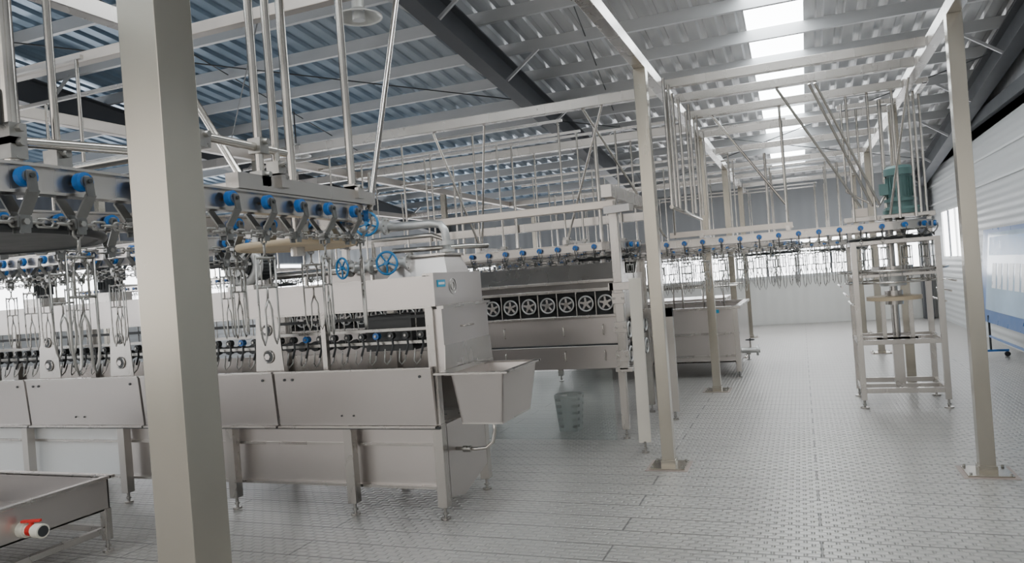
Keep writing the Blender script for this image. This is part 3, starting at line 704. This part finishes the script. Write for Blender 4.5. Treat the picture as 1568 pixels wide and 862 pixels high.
q.box(mx_-.35, mx_-.2, my_-.1, my_+.05, 2.01, 2.1, CREAM)
q.path([(cx-.15, my_-.05, 2.22), (cx-.22, my_-.08, 2.1), (cx-.3, my_-.05, 2.15), (x0, my_, 2.3), (x0, my_, 3.26)], .012, PIPE, 8)
q.obj("conveyor_drive_tower", 0.002)

# ------------------------------------------------------------------ foreground trough bottom-left
q = MB(); x0, x1, y0, y1, zt = -6.3, -4.42, 2.2, 3.6, .50
for (a, c, d, e) in ((x0, x1, y0, y0+.015), (x0, x1, y1-.015, y1), (x0, x0+.015, y0, y1), (x1-.015, x1, y0, y1)): q.box(a, c, d, e, .28, zt, STEELV)
q.box(x0, x1, y0, y1, .28, .295, STEELV)
for (a, c, d, e) in ((x0-.03, x1+.03, y0-.03, y0+.015), (x0-.03, x1+.03, y1-.015, y1+.03), (x0-.03, x0+.015, y0, y1), (x1-.015, x1+.03, y0, y1)): q.box(a, c, d, e, zt-.012, zt+.008, STEEL)
for x in (x0+.03, x1-.02):
    for y in (y0+.03, y1-.02): q.box(x-.025, x+.025, y-.025, y+.025, .08, .29, STEEL); q.foot(x, y, .1)
for y in (y0+.03, y1-.02): q.box(x0, x1, y-.02, y+.02, .13, .17, STEEL)
for x in (x0+.03, x1-.02): q.box(x-.02, x+.02, y0, y1, .13, .17, STEEL)
py, pz = 3.0, .345
q.cyl((x1, py, pz), (x1+.05, py, pz), .045, PVC, 16); q.cyl((x1+.05, py, pz), (x1+.12, py, pz), .03, PVC, 16); q.cyl((x1+.12, py, pz), (x1+.18, py, pz), .042, PVC, 16)
q.cyl((x1+.18, py, pz), (x1+.184, py, pz), .032, DARK, 16)
q.cyl((x1+.085, py, pz), (x1+.085, py, pz+.05), .014, RED, 8); q.beam((x1+.03, py-.02, pz+.055), (x1+.14, py+.02, pz+.055), .025, .015, RED)
q.cyl((x1+.065, py, pz), (x1+.10, py, pz), .034, RED, 14)
q.obj("stainless_trough", 0.003)

# ------------------------------------------------------------------ display board, lamp
q = MB()
def bp_(y, z): return (2.45+.12*(z-.5)/1.3+.0*y, y, z)
def slab(ya, yb, z0, z1, off, th, m):
    c = [bp_(ya, z0), bp_(yb, z0), bp_(yb, z1), bp_(ya, z1)]
    q.hexa([V(p)+V((off, 0, 0)) for p in c]+[V(p)+V((off+th, 0, 0)) for p in c], m)
slab(9.6, 12.9, .50, 1.84, 0, .03, BOARDB); slab(9.7, 12.55, .68, 1.78, -.006, .006, BOARD)
for i in range(8): slab(9.9+.3*i, 10.12+.3*i, 1.0, 1.35, -.009, .004, mat("notice_%d" % i, (0.80, 0.84, 0.88), 0, .3))
slab(9.8, 12.45, 1.46, 1.72, -.009, .004, mat("poster_header", (0.10, 0.33, 0.66), 0, .3))
for y in (9.9, 12.4):
    q.cyl((2.46, y, .08), (2.46, y, .6), .015, DARK, 8); q.beam((2.28, y, .09), (2.68, y, .09), .03, .03, BOARDB)
    for x in (2.3, 2.66): q.cyl((x, y-.015, .037), (x, y+.015, .037), .037, BLACK, 14)
q.beam((2.46, 9.9, .3), (2.46, 12.4, .3), .025, .025, BOARDB)
q.obj("display_board")
def lamp(x, y, z):
    q = MB(); q.cyl((x, y, z+.2), (x, y, zr(y)-.12), .01, DARK, 6); q.cyl((x, y, z+.08), (x, y, z+.2), .06, LAMPM, 16)
    q.cyl((x, y, z), (x, y, z+.08), .22, LAMPM, 32, .07, False); q.torus((x, y, z), (0,0,1), .22, .008, LAMPM, 32, 6); q.cyl((x, y, z-.03), (x, y, z+.05), .06, WHITE, 16)
    q.obj("pendant_lamp")
lamp(-3.75, 6.1, 4.22); lamp(-7.5, 10, 3.9); lamp(-1.5, -2, 4.4)

# ------------------------------------------------------------------ lights / world / camera
w = bpy.data.worlds.new("world"); bpy.context.scene.world = w; w.use_nodes = True
w.node_tree.nodes["Background"].inputs[0].default_value = (.9, .95, 1, 1); w.node_tree.nodes["Background"].inputs[1].default_value = 1.0

cam = bpy.data.cameras.new("camera"); co = bpy.data.objects.new("camera", cam); bpy.context.scene.collection.objects.link(co)
cam.sensor_width = 36; cam.lens = 1155/1600*36; cam.clip_start = .05
al = math.atan(452/1155); th = math.radians(4.3)
F = V((-math.sin(al), math.cos(al), 0)); R0 = V((math.cos(al), math.sin(al), 0)); U0 = V((0, 0, 1))
R = R0*math.cos(th)-U0*math.sin(th); U = R0*math.sin(th)+U0*math.cos(th)
M = Matrix((( R.x, U.x, -F.x, 0), (R.y, U.y, -F.y, 0), (R.z, U.z, -F.z, 1.6), (0, 0, 0, 1)))
co.matrix_world = M
bpy.context.scene.camera = co
